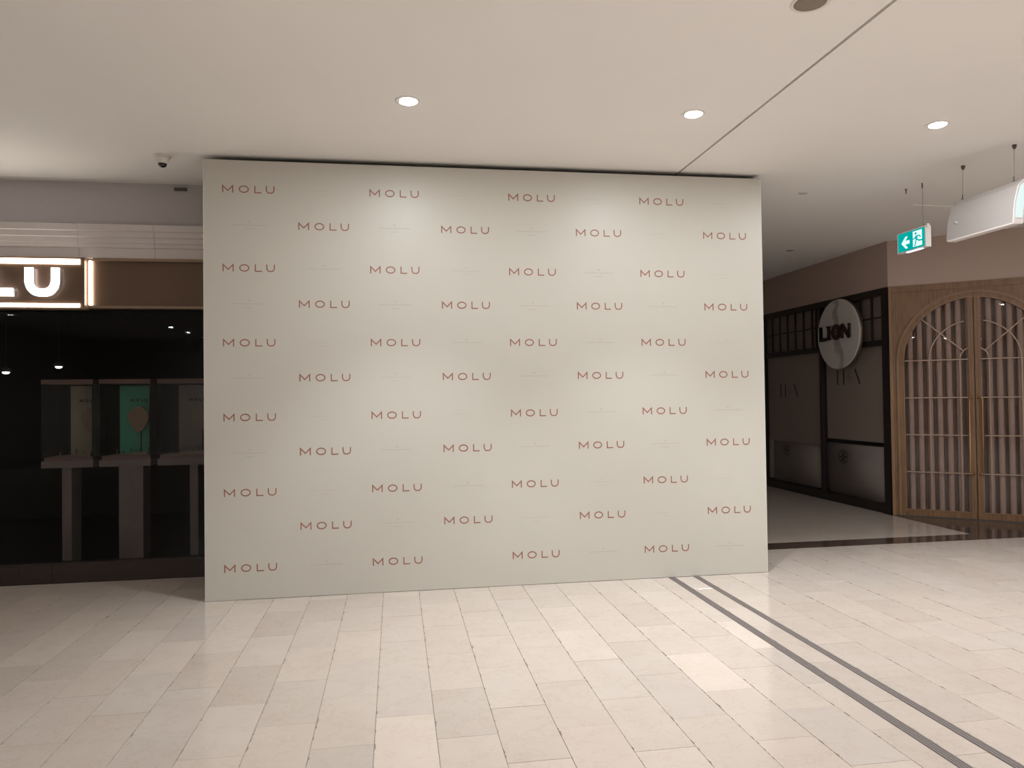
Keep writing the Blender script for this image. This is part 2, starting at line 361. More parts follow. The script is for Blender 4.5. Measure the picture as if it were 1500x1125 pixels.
# ------------------------------------------------------------------ LETTER SHAPES
def arc(cx, cz, rx, rz, a0, a1, n): return [(cx+rx*cos(radians(a0+(a1-a0)*k/n)), cz+rz*sin(radians(a0+(a1-a0)*k/n))) for k in range(n+1)]
def glyph(mb, ch, x, z, wd, h, st, lo, hi):
    i = st/2
    if ch == 'M': mb.ribbon([(x+i, z), (x+i, z+h-i*1.0), (x+wd/2, z+h*0.28), (x+wd-i, z+h-i*1.0), (x+wd-i, z)], st, lo, hi)
    elif ch == 'O': mb.ribbon(arc(x+wd/2, z+h/2, wd/2-i, h/2-i, 0, 360, 28)[:-1], st, lo, hi, closed=True)
    elif ch == 'L': mb.ribbon([(x+i, z+h), (x+i, z+i), (x+wd, z+i)], st, lo, hi)
    elif ch == 'U':
        r = min(wd/2-i, h*0.48)
        rx = (wd-st)/2*0.8
        mb.ribbon([(x+i, z+h)]+arc(x+i+rx, z+i+r, rx, r, 180, 270, 7)+arc(x+wd-i-rx, z+i+r, rx, r, 270, 360, 7)+[(x+wd-i, z+h)], st, lo, hi)
    elif ch == 'I': mb.ribbon([(x+wd/2, z), (x+wd/2, z+h)], st, lo, hi)
    elif ch == 'N': mb.ribbon([(x+i, z), (x+i, z+h-i), (x+wd-i, z+i), (x+wd-i, z+h)], st, lo, hi)
# MOLU letter spacing in units of the letter height
MOLU = [('M', 0.0, 1.42), ('O', 2.12, 1.30), ('L', 4.12, 0.92), ('U', 5.60, 1.13)]
MOLU_W = 6.73

# ------------------------------------------------------------------ BACKDROP (printed hoarding)
bd = thing('printed_backdrop', 'tall pale beige-green hoarding printed with rows of small red letters', 'hoarding', (0, 0, 0))
part('front_sheet', MB().box(XL, XR, YP, YP+0.022, 0.003, ZT), M['panel'], bd)
part('edge_strip', MB().box(XL-0.004, XL, YP-0.001, YP+0.03, 0.003, ZT+0.002), M['edge'], bd)
part('edge_strip', MB().box(XR, XR+0.004, YP-0.001, YP+0.03, 0.003, ZT+0.002), M['edge'], bd)
part('side_sheet', MB().box(XL, XL+0.018, YP+0.022, YS-0.12, 0.003, ZT), M['panel'], bd)
part('side_sheet', MB().box(XR-0.018, XR, YP+0.022, YS-0.005, 0.003, ZT), M['panel'], bd)
part('timber_frame', MB().box(XL+0.02, XR-0.02, YP+0.022, YP+0.07, 0.003, 0.05).box(XL+0.02, XR-0.02, YP+0.022, YP+0.07, ZT-0.06, ZT-0.01), M['dwood'], bd)
h = 0.0605; lw_ = h*MOLU_W
lg = MB()
for ch, ox, wd in MOLU: glyph(lg, ch, -lw_/2+ox*h, -h/2, wd*h, h, 0.0088, -0.0008, 0.0005)
LOGO = lg.mesh('printed_logo', M['red'])
fm = MB().box(-0.125, 0.125, -0.0007, 0.0004, -0.004, 0.002)
FAINT = []
for v in range(4):
    fm = MB().box(-0.13, 0.13 if v != 2 else 0.02, -0.0007, 0.0004, -0.0035, 0.0025)
    if v != 1: fm.box(-0.035, 0.03, -0.0007, 0.0004, -0.034, -0.028)
    if v != 2: fm.prism([(-0.012, 0.024), (0.0, 0.016), (0.012, 0.024), (0.0, 0.036)], -0.0007, 0.0004)
    FAINT.append(fm.mesh('faint_print', M['faint'] if v in (0, 1) else M['faint2']))
xo = [-1.160+1.168*k for k in range(4)]; xe = [-0.567+1.1665*k for k in range(4)]
zo = [3.312, 2.672, 2.066, 1.463, 0.858, 0.254]; ze = [3.021, 2.382, 1.779, 1.176, 0.571]
for X in xo:
    for Zz in zo: link('printed_logo', LOGO, bd, (X, YP, Zz))
    for Zz in ze: link('faint_print', random.choice(FAINT), bd, (X, YP, Zz))
for X in xe:
    for Zz in ze: link('printed_logo', LOGO, bd, (X, YP, Zz))
    for Zz in zo: link('faint_print', random.choice(FAINT), bd, (X, YP, Zz))

# ------------------------------------------------------------------ DOWNLIGHTS
def downlight(x, y, label, offscreen=False, group='recessed spotlights in the hall ceiling'):
    t = thing('downlight', label, 'ceiling light', (x, y, CEIL), 0, group)
    part('trim_ring', MB().lathe([(0.066, 0.004), (0.083, 0.004), (0.083, -0.002), (0.079, -0.005), (0.066, -0.003)], 36, cap=False), M['white'], t)
    part('recess', MB().lathe([(0.068, 0.001), (0.068, -0.0015), (0.05, -0.0025)], 36), M['blackg'], t)
    lens = MB().lathe([(0.060, 0.0), (0.060, -0.006), (0.048, -0.012), (0.02, -0.0155), (0.001, -0.016)], 32, (0.004, 0, -0.001))
    part('lens', lens, M['lamp'], t)
    # every lamp is the same: a soft-edged beam plus the wide spill of its lens
    sfx = '_offscreen' if offscreen else ''
    ld = bpy.data.lights.new('downlight_beam'+sfx, 'SPOT'); ld.energy = SPOT_W; ld.color = LAMP_COL
    ld.spot_size = radians(86); ld.spot_blend = 0.62; ld.shadow_soft_size = 0.045
    lo = bpy.data.objects.new('downlight_beam'+sfx, ld); col.objects.link(lo); lo.parent = t; lo.location = (0.004, 0, -0.03)
    la = bpy.data.lights.new('downlight_spill'+sfx, 'AREA'); la.shape = 'DISK'; la.size = 0.11; la.energy = SPILL_W; la.color = LAMP_COL
    ao = bpy.data.objects.new('downlight_spill'+sfx, la); col.objects.link(ao); ao.parent = t; ao.location = (0.004, 0, -0.022)
    for o in (lo, ao):          # keep the suffix last: numbers go in front of it
        if offscreen:
            downlight.n = getattr(downlight, 'n', 0)+1
            o.name = '%s_%02d_offscreen' % (o.name.split('_offscreen')[0], downlight.n); o.data.name = o.name
    return t
downlight(0.10, 4.95, 'lit recessed spotlight in the ceiling before the left half of the backdrop')
downlight(2.10, 4.93, 'lit recessed spotlight close beside the long ceiling joint')
downlight(4.00, 4.90, 'lit recessed spotlight above the hanging grey box')
# the same ceiling carries on behind the photographer: some of these lamps show as reflections in the shop glass
for (x, y) in [(5.95, 4.9), (5.95, 2.6), (0.1, 0.4), (2.1, 0.4), (4.0, 0.4), (5.95, 0.4), (-1.9, -1.6), (0.1, -1.6), (2.1, -1.6), (4.0, -1.6),
               (-5.87, -6.43), (-5.87, -8.05), (-5.9, -9.95), (-8.45, -3.66), (1.0, -5.5), (4.5, -5.5)]:
    downlight(x, y, 'recessed spotlight of the same round kind further back in the hall', True)

# ------------------------------------------------------------------ CEILING FITTINGS
t = thing('ceiling_fitting', 'round flush ceiling fitting with an unlit grey-brown face and white rim', 'ceiling fitting', (2.105, 3.44, CEIL))
part('rim', MB().lathe([(0.08, 0.003), (0.098, 0.003), (0.098, -0.003), (0.088, -0.007), (0.08, -0.003)], 40, cap=False), M['white'], t)
part('face', MB().lathe([(0.082, 0.002), (0.082, -0.003), (0.05, -0.004), (0.001, -0.0045)], 40), M['grille'], t)
t = thing('dome_camera', 'small off-white dome security camera with a dark lens on the ceiling', 'security camera', (-1.84, 6.307, CEIL))
part('base', MB().lathe([(0.066, 0.003), (0.066, -0.010), (0.060, -0.014)], 28), M['offw'], t)
part('housing', MB().lathe([(0.060, -0.013), (0.050, -0.03), (0.041, -0.055), (0.036, -0.066)], 28), M['offw'], t)
d = part('dome', MB().lathe([(0.034, -0.064), (0.033, -0.076), (0.025, -0.088), (0.012, -0.094), (0.001, -0.095)], 24), M['blackg'], t, label='dark glassy dome')
part('lens', MB().lathe([(0.010, 0.0), (0.010, -0.006), (0.004, -0.008)], 12, (0.0, -0.022, -0.083)), M['dmetal'], d)
def cover(x, y, sx, sy, label, m):
    o = part('ceiling_plate', MB().box(-sx, sx, -sy, sy, -0.006, 0.002).box(-sx*0.8, sx*0.8, -sy*0.6, sy*0.6, -0.008, -0.005), m, None, (x, y, CEIL)); tag(o, label, 'ceiling plate')
cover(4.015, 6.76, 0.04, 0.02, 'small pale oblong plate on the ceiling past the backdrop edge', mat('plate_grey', (0.55, 0.51, 0.48), 0.6))
cover(5.434, 9.504, 0.045, 0.03, 'small dark oblong plate on the corridor ceiling', mat('plate_dark', (0.30, 0.26, 0.25), 0.6))

# hook with nothing on it
o = part('ceiling_hook', MB().tube([(0, 0, 0.002), (0, 0, -0.02), (0.004, 0, -0.03), (0.0, 0, -0.045), (-0.006, 0, -0.04)], 0.005, 6).lathe([(0.011, 0.001), (0.009, -0.006)], 12), M['dmetal'], None, (4.957, 6.508, CEIL))
tag(o, 'small bare dark hook in the ceiling above the exit sign', 'hook')

# ------------------------------------------------------------------ EXIT SIGN  (faces -X, hangs along Y)
ES = thing('exit_sign', 'green lit exit sign with arrow and running figure hanging on a wire', 'exit sign', (4.95, 6.637, 2.97), -pi/2)
SW, SH, SD = 0.397, 0.20, 0.055         # local x runs towards -Y, local -y faces the hall
fr = MB(); b_ = 0.010
fr.box(0, SW, 0.004, SD, 0, SH)
fr.box(0, SW, -0.004, 0.004, 0, b_).box(0, SW, -0.004, 0.004, SH-b_, SH).box(0, b_, -0.004, 0.004, b_, SH-b_).box(SW-b_, SW, -0.004, 0.004, b_, SH-b_)
part('housing', fr, M['offw'], ES)
fc = part('sign_face', MB().box(b_, SW-b_, 0.0, 0.0045, b_, SH-b_), M['exitg'], ES, label='backlit green face')
ar = MB(); cx, cz, a = 0.115, SH*0.46, 0.058
ar.prism([(cx-a, cz), (cx+0.002, cz+a), (cx+0.034, cz+a), (cx-0.001, cz+0.017), (cx+a, cz+0.017), (cx+a, cz-0.017), (cx-0.001, cz-0.017), (cx+0.034, cz-a), (cx+0.002, cz-a)], -0.0012, 0.001)
part('arrow', ar, M['exitw'], fc)
dx0, dx1, dz0, dz1 = 0.222, 0.345, 0.028, 0.176
dp = part('doorway_symbol', MB().box(dx0, dx1, -0.0012, 0.001, dz0, dz1), M['exitw'], fc)
mn = MB()
mn.prism(arc(0.262, 0.152, 0.013, 0.013, 0, 360, 14)[:-1], -0.0024, 0.0)
mn.ribbon([(0.276, 0.130), (0.268, 0.095)], 0.026, -0.0024, 0)
mn.ribbon([(0.282, 0.128), (0.312, 0.124), (0.328, 0.104)], 0.012, -0.0024, 0)
mn.ribbon([(0.268, 0.128), (0.243, 0.106), (0.224, 0.104)], 0.012, -0.0024, 0)
mn.ribbon([(0.272, 0.098), (0.305, 0.078), (0.348, 0.076)], 0.014, -0.0024, 0)
mn.ribbon([(0.266, 0.098), (0.262, 0.066), (0.244, 0.030)], 0.014, -0.0024, 0)
part('running_figure', mn, M['exitg'], fc)
part('lamp_strip', MB().box(0.12, 0.33, 0.0, 0.03, -0.008, 0.001), M['exitl'], ES)
part('end_lug', MB().box(SW-0.004, SW+0.008, 0.01, 0.035, SH-0.02, SH+0.018).box(SW-0.02, SW, 0.015, 0.03, SH-0.002, SH+0.014), M['offw'], ES)
part('wire', MB().tube([(0.337, 0.02, CEIL-2.97+0.002), (0.339, 0.02, SH+0.012)], 0.0022, 6), M['wire'], ES)
part('wire_hook', MB().tube([(0.337, 0.02, CEIL-2.97+0.002), (0.337, 0.02, CEIL-2.97-0.05)], 0.0065, 6), M['dmetal'], ES)
part('bracket', MB().tube([(0.339, 0.02, SH+0.014), (0.345, 0.02, SH+0.018), (0.372, 0.02, SH+0.014), (0.385, 0.02, SH-0.002)], 0.004, 6), M['wire'], ES)

# ------------------------------------------------------------------ HANGING GREY BOX
HB = thing('hanging_box', 'silver-grey box with white rim hung from the ceiling on two wires', 'hanging unit', (4.95, 5.435, 2.90))
prof = [(-0.150, 0.022), (-0.143, 0.10), (-0.130, 0.20), (-0.095, 0.318), (-0.05, 0.362), (-0.01, 0.385), (0.025, 0.385), (0.018, 0.345), (-0.02, 0.26), (-0.048, 0.15), (-0.066, 0.022)]
part('casing', MB().prism(prof, -0.345, 0.365, 'y'), M['boxgrey'], HB)
part('bottom_rim', MB().prism([(-0.151, 0.022), (-0.147, 0.012), (-0.070, 0.012), (-0.065, 0.022)], -0.352, 0.352, 'y'), M['boxrim'], HB)
part('front_rim', MB().prism([(x-0.002 if k < 6 else x+0.002, z) for k, (x, z) in enumerate(prof)], -0.353, -0.344, 'y'), M['boxrim'], HB)
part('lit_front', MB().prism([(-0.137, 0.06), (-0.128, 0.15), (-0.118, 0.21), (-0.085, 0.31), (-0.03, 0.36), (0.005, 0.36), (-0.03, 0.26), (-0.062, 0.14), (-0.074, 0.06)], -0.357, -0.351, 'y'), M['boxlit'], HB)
part('latch', MB().tube([(-0.138, 0.24, 0.15), (-0.146, 0.25, 0.16), (-0.138, 0.27, 0.175)], 0.005, 6), M['white'], HB)
for yy in (0.342, -0.205):
    wv = part('wire', MB().tube([(0, yy, 0.40), (0.012, yy, CEIL-2.90)], 0.0018, 6), M['wire'], HB)
    part('ceiling_cup', MB().lathe([(0.017, 0.002), (0.016, -0.015), (0.009, -0.032), (0.003, -0.036)], 16, (0.012, yy, CEIL-2.90)), M['dmetal'], HB)
    part('swivel', MB().tube([(0, yy, 0.43), (0, yy, 0.40), (0.010, yy, 0.392), (0, yy, 0.383), (-0.010, yy, 0.392), (0, yy, 0.40)], 0.004, 6), M['dmetal'], HB)

# ------------------------------------------------------------------ SHOP BEHIND THE BACKDROP: cornice, sign, glass, plinth
cn = link('trim_3', None, None, (0, YS, 0)); struct(cn, 'stepped pale stone cornice above the lit shop sign', 'cornice')
cp = [(0, 3.19), (-0.085, 3.19), (-0.085, 3.135), (-0.075, 3.130), (-0.068, 3.128), (-0.068, 3.082), (-0.06, 3.078), (-0.052, 3.074), (-0.052, 3.03), (-0.042, 3.028), (-0.042, 2.99), (-0.026, 2.986), (-0.026, 2.895), (0, 2.895)]
for xa, xb in ((-9.5, -6.3), (-6.298, -3.62), (-3.618, -2.7815), (-2.7785, -2.1415), (-2.1385, XL-0.06)):
    part('cornice_section', MB().prism(cp, xa, xb, 'x'), M['cornice'], cn)

sg_ = thing('shop_sign', 'bronze shop fascia with glowing white letters and warm light strips', 'shop sign', (0, YS, 0))
part('fascia', MB().box(-9.5, XL-0.02, -0.01, 0.12, 2.455, 2.892), M['bronze'], sg_)
part('top_rail', MB().box(-2.66, XL-0.02, -0.045, 0.0, 2.868, 2.893), M['bronzed'], sg_)
part('bottom_rail', MB().box(-2.70, XL-0.02, -0.05, 0.05, 2.44, 2.462), M['bronzed'], sg_)
part('sign_box', MB().box(-6.2, -2.718, -0.075, -0.01, 2.44, 2.889), M['bronze'], sg_)
part('box_bottom_rail', MB().box(-6.2, -2.712, -0.08, 0.05, 2.428, 2.442), M['bronzed'], sg_)
part('light_strip', MB().box(-6.2, -2.756, -0.084, -0.07, 2.828, 2.872), M['led'], sg_)
part('light_strip', MB().box(-6.2, -2.756, -0.084, -0.07, 2.446, 2.476), M['led'], sg_)
part('light_strip', MB().box(-2.700, -2.678, -0.03, -0.008, 2.472, 2.868), M['led'], sg_)
H_ = 0.252
for ch, xa, wd in (('U', -3.191, 0.281), ('L', -3.515, 0.232), ('O', -4.00, 0.335), ('M', -4.53, 0.365)):
    mb = MB(); glyph(mb, ch, xa, 2.536, wd, H_, 0.068, -0.112, -0.104); lt = part('letter', mb, M['letter'], sg_)
    mb = MB(); glyph(mb, ch, xa, 2.536, wd, H_, 0.060, -0.1045, -0.074); part('letter_side', mb, M['lside'], lt)

win = link('window_1', None, None, (0, YS, 0)); struct(win, 'dark frameless glass front of the jewellery shop', 'window')
for xa, xb in ((-9.5, -6.0), (-5.996, -2.792), (-2.788, XL-0.03)):
    part('pane', MB().box(xa, xb, 0.02, 0.03, 0.17, 2.445), M['glass'], win)
part('bottom_rail', MB().box(-9.5, XL-0.03, 0.01, 0.04, 0.165, 0.178), M['dwood'], win)
bb = link('baseboard_back', None, None, (0, YS, 0)); struct(bb, 'dark brown plinth below the jewellery shop glass', 'plinth')
for xa, xb in ((-9.5, -5.0), (-4.998, -3.022), (-3.018, XL-0.03)):
    part('plinth_board', MB().box(xa, xb, 0.0, 0.14, 0.0, 0.168), M['dwood'], bb)
part('plinth_hatch', MB().box(-3.75, -3.29, -0.006, 0.0, 0.06, 0.15), M['dwood'], bb)
# dark interior
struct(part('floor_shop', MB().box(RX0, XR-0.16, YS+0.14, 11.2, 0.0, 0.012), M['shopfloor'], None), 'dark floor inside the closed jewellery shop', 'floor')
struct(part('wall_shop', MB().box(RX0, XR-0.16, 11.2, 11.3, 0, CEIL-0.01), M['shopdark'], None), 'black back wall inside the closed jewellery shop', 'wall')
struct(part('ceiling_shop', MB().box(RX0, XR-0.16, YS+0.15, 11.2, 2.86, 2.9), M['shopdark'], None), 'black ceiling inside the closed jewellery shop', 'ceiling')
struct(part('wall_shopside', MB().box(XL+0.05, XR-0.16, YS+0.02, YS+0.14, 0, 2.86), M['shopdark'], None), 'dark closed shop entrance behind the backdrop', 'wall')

# ------------------------------------------------------------------ JEWELLERY CASES
def heart(cx, cz, s):
    return [(cx-0.045*s, cz+0.10*s), (cx-0.085*s, cz+0.06*s), (cx-0.09*s, cz+0.01*s), (cx-0.065*s, cz-0.06*s), (cx-0.035*s, cz-0.105*s), (cx, cz-0.125*s), (cx+0.035*s, cz-0.105*s),
            (cx+0.065*s, cz-0.06*s), (cx+0.09*s, cz+0.01*s), (cx+0.085*s, cz+0.06*s), (cx+0.045*s, cz+0.10*s), (cx+0.02*s, cz+0.115*s), (cx-0.02*s, cz+0.115*s)]
def case(x0, x1, leg, card, cardx, label, bx, bustm, bs=1.0, texth=0.03):
    t = thing('jewellery_case', label, 'display case', (x0, 7.6, 0.012), 0, 'glass jewellery cases in the dark shop')
    wd = x1-x0; dp = 0.34
    part('top_frame', MB().box(0, wd, 0, dp, 1.765, 1.808), M['casewood'], t)
    part('base_slab', MB().box(0, wd, 0, dp, 0.97, 1.035), M['slab'], t)
    part('base_tray', MB().box(0.02, wd-0.005, 0.01, dp-0.01, 1.035, 1.07), M['casewood'], t)
    part('leg', MB().box(leg[0]-x0, leg[1]-x0, 0.06, 0.28, 0, 0.97), M['slab'], t)
    gl = part('glass_front', MB().box(0, wd, 0.0, 0.005, 1.07, 1.765), M['glassc'], t)
    part('side_panel', MB().box(wd-0.006, wd, 0.005, dp, 1.07, 1.765), M['casegrey'], t)
    part('glass_side', MB().box(0.0, 0.005, 0.005, dp, 1.07, 1.765), M['glassc'], t)
    for xx in (0.0, wd-0.008): part('corner_post', MB().box(xx, xx+0.008, -0.002, 0.006, 1.07, 1.765), M['frame'], t)
    cdp = part('back_card', MB().box(cardx[0], cardx[1], dp-0.09, dp-0.08, 1.07, 1.75), card, t)
    mb = MB()
    for ch, ox, w_ in MOLU: glyph(mb, ch, cardx[0]+(cardx[1]-cardx[0])*0.28+ox*texth*0.8, 1.59, w_*texth*0.8, texth, 0.007, dp-0.0915, dp-0.0895)
    part('card_lettering', mb, M['brownink'], cdp)
    b = part('necklace_bust', MB().prism(heart(bx, 1.42, bs), 0.13, 0.16, 'y'), bustm, t)
    part('bust_stand', MB().tube([(bx+0.02, 0.15, 1.07), (bx+0.02, 0.15, 1.34)], 0.006, 8).lathe([(0.03, 1.068), (0.03, 1.075), (0.008, 1.08)], 14, (bx+0.02, 0.15, 0)), M['dmetal'], b)
    tr = part('display_tray', MB().prism([(0.05, 1.07), (0.06, 1.075), (wd-0.05, 1.105), (wd-0.04, 1.07)], 0.05, 0.12, 'y'), M['tray'], t)
    for k in range(5):
        xx = 0.08+k*(wd-0.16)/4+random.uniform(-0.01, 0.01); hh = random.uniform(0.02, 0.055)
        part('jewellery_stand', MB().lathe([(0.012, 0), (0.012, 0.004), (0.004, 0.008), (0.004, hh), (0.010, hh+0.006), (0.002, hh+0.012)], 10, (xx, 0.2, 1.07)), random.choice([M['jewel'], M['bust'], M['dmetal']]), t)
    return t
case(-3.308, -2.852, (-3.150, -3.066), M['beige'], (0.16, 0.45), 'jewellery case with a beige back card on a slim leg', 0.39, M['tray'], 1.0)
case(-2.798, -2.337, (-2.643, -2.423), M['mint'], (0.10, 0.45), 'jewellery case with a mint green back card on a broad leg', 0.31, M['bust'], 1.05)
case(-2.275, -1.780, (-1.994, -1.918), M['mauve'], (0.13, 0.48), 'jewellery case with a mauve back card beside the backdrop edge', 0.36, M['tray'], 1.0)
# small hanging lamps built where two bright spots show in the glass
def pendant(x, z, y, label):
    t = thing('pendant_lamp', label, 'pendant lamp', (x, y, z), 0)
    part('shade', MB().lathe([(0.045, 0.0), (0.043, 0.02), (0.028, 0.038), (0.008, 0.045)], 20, (0, 0, 0.006)), M['dmetal'], t)
    part('bulb', MB().lathe([(0.03, 0.006), (0.032, -0.002), (0.022, -0.012), (0.002, -0.016)], 18), emission('small_bulb', (1, 0.97, 0.92), 3.0), t)
    part('cord', MB().tube([(0, 0, 0.05), (0, 0, 2.86-z)], 0.003, 6), M['frame'], t)
pendant(-3.73, 1.90, 7.85, 'small lit pendant lamp with a dark shade left of the jewellery cases')
pendant(-3.34, 1.96, 8.05, 'small lit pendant lamp with a dark shade over the beige-carded case')

# ------------------------------------------------------------------ ROUND-SIGN SHOP: window on the corridor wall   local x = 13.1 - Y
LW = link('window_2', None, None, (XW, RY1-0.1, 0), -pi/2); struct(LW, 'black framed shop window with a gridded top light along the corridor', 'window')
def yx(Y): return RY1-0.1-Y
WE = yx(P0.y)-0.01
part('top_rail', MB().box(0, WE, -0.01, 0.07, 2.90, 2.985), M['frame'], LW)
part('transom', MB().box(0, WE, -0.01, 0.07, 2.225, 2.30), M['frame'], LW)
part('post', MB().box(yx(8.92), WE, -0.012, 0.08, 0.0, 2.90), M['frame'], LW)
part('mullion', MB().box(yx(10.40), yx(10.335), -0.01, 0.06, 0.10, 2.90), M['frame'], LW)
part('mullion', MB().box(yx(12.16), yx(12.10), -0.01, 0.06, 0.10, 2.90), M['frame'], LW)
part('plinth', MB().box(0, WE, -0.005, 0.12, 0.0, 0.115), M['frame'], LW)
part('glazing_bar', MB().box(0, WE-0.13, 0.005, 0.03, 2.592, 2.612), M['frame'], LW)
for k in range(1, 12):
    for base, s in ((10.367, 0.243), (10.367, -0.243)):
        Y = base+s*k
        if 8.95 < Y < 12.9 and abs(Y-12.13) > 0.06: part('glazing_bar', MB().box(yx(Y)-0.011, yx(Y)+0.011, 0.005, 0.03, 2.30, 2.90), M['frame'], LW)
part('glazing_bar', MB().box(yx(10.50)-0.01, yx(10.50)+0.01, 0.005, 0.03, 2.30, 2.90), M['frame'], LW)
for ya, yb in ((10.335, 8.92), (12.10, 10.40), (13.0, 12.16)): part('pane', MB().box(yx(ya), yx(yb), 0.036, 0.042, 0.115, 2.90), M['glassd'], LW)
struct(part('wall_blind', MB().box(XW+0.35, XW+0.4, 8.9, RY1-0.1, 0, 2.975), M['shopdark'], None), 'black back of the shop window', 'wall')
pelm = part('top_light_panel', MB().box(0.05, WE-0.14, 0.10, 0.11, 2.28, 2.93), M['shade'], LW)

def lion_print(parent, x, z, s, yy):
    hi = yy+0.0012
    for a, b_ in (((x, z), (x, z+0.22*s)), ((x+0.15*s, z), (x+0.15*s, z+0.22*s)), ((x+0.42*s, z+0.22*s), (x+0.53*s, z))):
        part('printed_stroke', MB().ribbon([a, b_], 0.03*s, yy, hi), M['brownink'], parent)
    for a, b_ in (((x, z+0.003), (x+0.07*s, z+0.003)), ((x+0.42*s, z), (x+0.42*s, z+0.22*s)), ((x+0.53*s, z), (x+0.53*s, z+0.22*s))):
        part('printed_hairline', MB().ribbon([a, b_], 0.006*s, yy, hi), M['greyink'], parent)
    mb = MB(); rosette(mb, x+0.285*s, z+0.11*s, 0.085*s, yy, hi, 0.006*s); part('printed_rosette', mb, M['greyink'], parent)
def rosette(mb, cx, cz, R, lo, hi, st):
    for k in range(6):
        a = radians(30+60*k); mb.ribbon(arc(cx+R*0.62*cos(a), cz+R*0.62*sin(a), R*0.40, R*0.40, 0, 360, 12)[:-1], st, lo, hi, closed=True)
    mb.ribbon(arc(cx, cz, R*0.34, R*0.34, 0, 360, 6)[:-1], st, lo, hi, closed=True)
def shade(ya, yb, z0, yy, label, pr, skew):
    t = thing('roller_shade', label, 'blind', (XW, RY1-0.1, 0), -pi/2, 'printed shades in the shop window')
    xa, xb = yx(ya), yx(yb)
    part('cloth', MB().prism([(xa, 2.28), (xb, 2.28), (xb+skew, z0), (xa, z0)], yy, yy+0.004), M['shade'], t)
    part('bottom_bar', MB().box(xa, xb+skew, yy-0.004, yy+0.008, z0-0.012, z0+0.004), M['shade'], t)
    lion_print(t, *pr, yy-0.0012)
shade(12.085, 10.40, 0.815, 0.055, 'taupe printed shade hanging lower, over the counter further down the corridor', (yx(11.66), 1.545, 1.0), 0.0)
shade(10.315, 8.95, 0.935, 0.055, 'taupe printed shade behind the round sign, next to the arched doors', (yx(10.03), 1.72, 1.0), 0.03)

def counter(ya, yb, z0, z1, label, ex, ez, r=0.28):
    t = thing('display_counter', label, 'counter', (XW, RY1-0.1, 0), -pi/2, 'white counters in the shop window')
    xa, xb = yx(ya), yx(yb); y0 = 0.075; y1 = 0.345
    pts = [(xa, y1), (xa, y0)]+[(xb-0.30+0.30*sin(a), y0+0.2-0.2*cos(a)) for a in [pi/2*k/10 for k in range(11)]]+[(xb, y1)]
    part('body', MB().prism(pts, z0, z1, 'z', True), M['counter'], t)
    pts2 = [(p[0]-0.01, p[1]) if p[0] > xa+0.5 else p for p in pts]
    part('plinth', MB().prism([(x, y+0.02) if y < 0.3 else (x, y) for x, y in pts2], 0.0, z0, 'z', True), M['frame'], t)
    part('top', MB().prism([(x, y-0.004) if y < 0.3 else (x, y) for x, y in pts], z1, z1+0.015, 'z', True), M['counter'], t)
    mb = MB(); rosette(mb, ex, ez, 0.105, y0-0.0015, y0+0.001, 0.010); part('emblem', mb, M['brownink'], t)
counter(11.96, 10.42, 0.13, 0.80, 'white counter with rosette emblem further along the corridor window', yx(11.55), 0.66)
counter(10.345, 8.93, 0.105, 0.845, 'white counter with rosette emblem next to the arched doors', yx(9.96), 0.665)
tag(part('display_counter', MB().prism([(yx(13.0), 0.075), (yx(12.14), 0.075), (yx(12.02), 0.12), (yx(11.98), 0.2), (yx(11.98), 0.33), (yx(13.0), 0.33)], 0.14, 0.80, 'z'), M['counter'], None, (XW, RY1-0.1, 0), -pi/2),
    'white counter without emblem, cut off by the backdrop edge', 'counter', 'white counters in the shop window')

# round marble sign
RS = thing('round_sign', 'round white marble sign with dark bold letters on the shop window', 'shop sign', (XW-0.10, 9.735, 2.445), -pi/2)
circ = arc(0, 0, 0.50, 0.50, 0, 360, 64)[:-1]
part('disc', MB().prism(circ, -0.02, 0.0, 'y', True), M['marble'], RS)
part('rim', MB().prism(arc(0, 0, 0.497, 0.497, 0, 360, 64)[:-1], 0.0, 0.05, 'y', True), M['gold'], RS)
part('bracket', MB().box(-0.05, 0.05, 0.05, 0.09, 0.15, 0.43), M['frame'], RS)
def sign_letter(fn, nm='letter'):
    mb = MB(); fn(mb); part(nm, mb, M['letters'], RS)
lo_, hi_ = -0.045, -0.018; zb, lh = -0.07, 0.20
sign_letter(lambda m: m.ribbon([(-0.40, zb+lh), (-0.40, zb+0.012), (-0.265, zb+0.012)], 0.05, lo_, hi_).box(-0.425, -0.375, lo_, hi_, zb, zb+lh))
sign_letter(lambda m: m.box(-0.225, -0.17, lo_, hi_, zb, zb+lh).box(-0.245, -0.15, lo_, hi_, zb, zb+0.022).box(-0.245, -0.15, lo_, hi_, zb+lh-0.022, zb+lh))
sign_letter(lambda m: m.ribbon(arc(-0.02, zb+lh/2, 0.078, 0.08, 0, 360, 28)[:-1], 0.065, lo_, hi_, closed=True))
mb = MB(); mb.prism(arc(-0.02, zb+lh/2, 0.028, 0.03, 0, 360, 6)[:-1], lo_+0.004, hi_); part('letter_centre', mb, M['gold'], RS)
sign_letter(lambda m: m.ribbon([(0.125, zb), (0.125, zb+lh)], 0.042, lo_, hi_).ribbon([(0.125, zb+lh-0.01), (0.295, zb+0.01)], 0.06, lo_, hi_).ribbon([(0.295, zb), (0.295, zb+lh)], 0.042, lo_, hi_))

# ------------------------------------------------------------------ ARCHED DOUBLE DOORS    local x = u along the wall, -y towards the hall
DR = link('door_1', None, None, P0, DA); struct(DR, 'arched wooden double doors with glazing bars and striped curtain behind', 'door')
UC, Z0, RB, RM, RI = 0.945, 2.003, 0.80, 0.49, 0.155
U0, U1 = 0.03, 2*UC-0.03
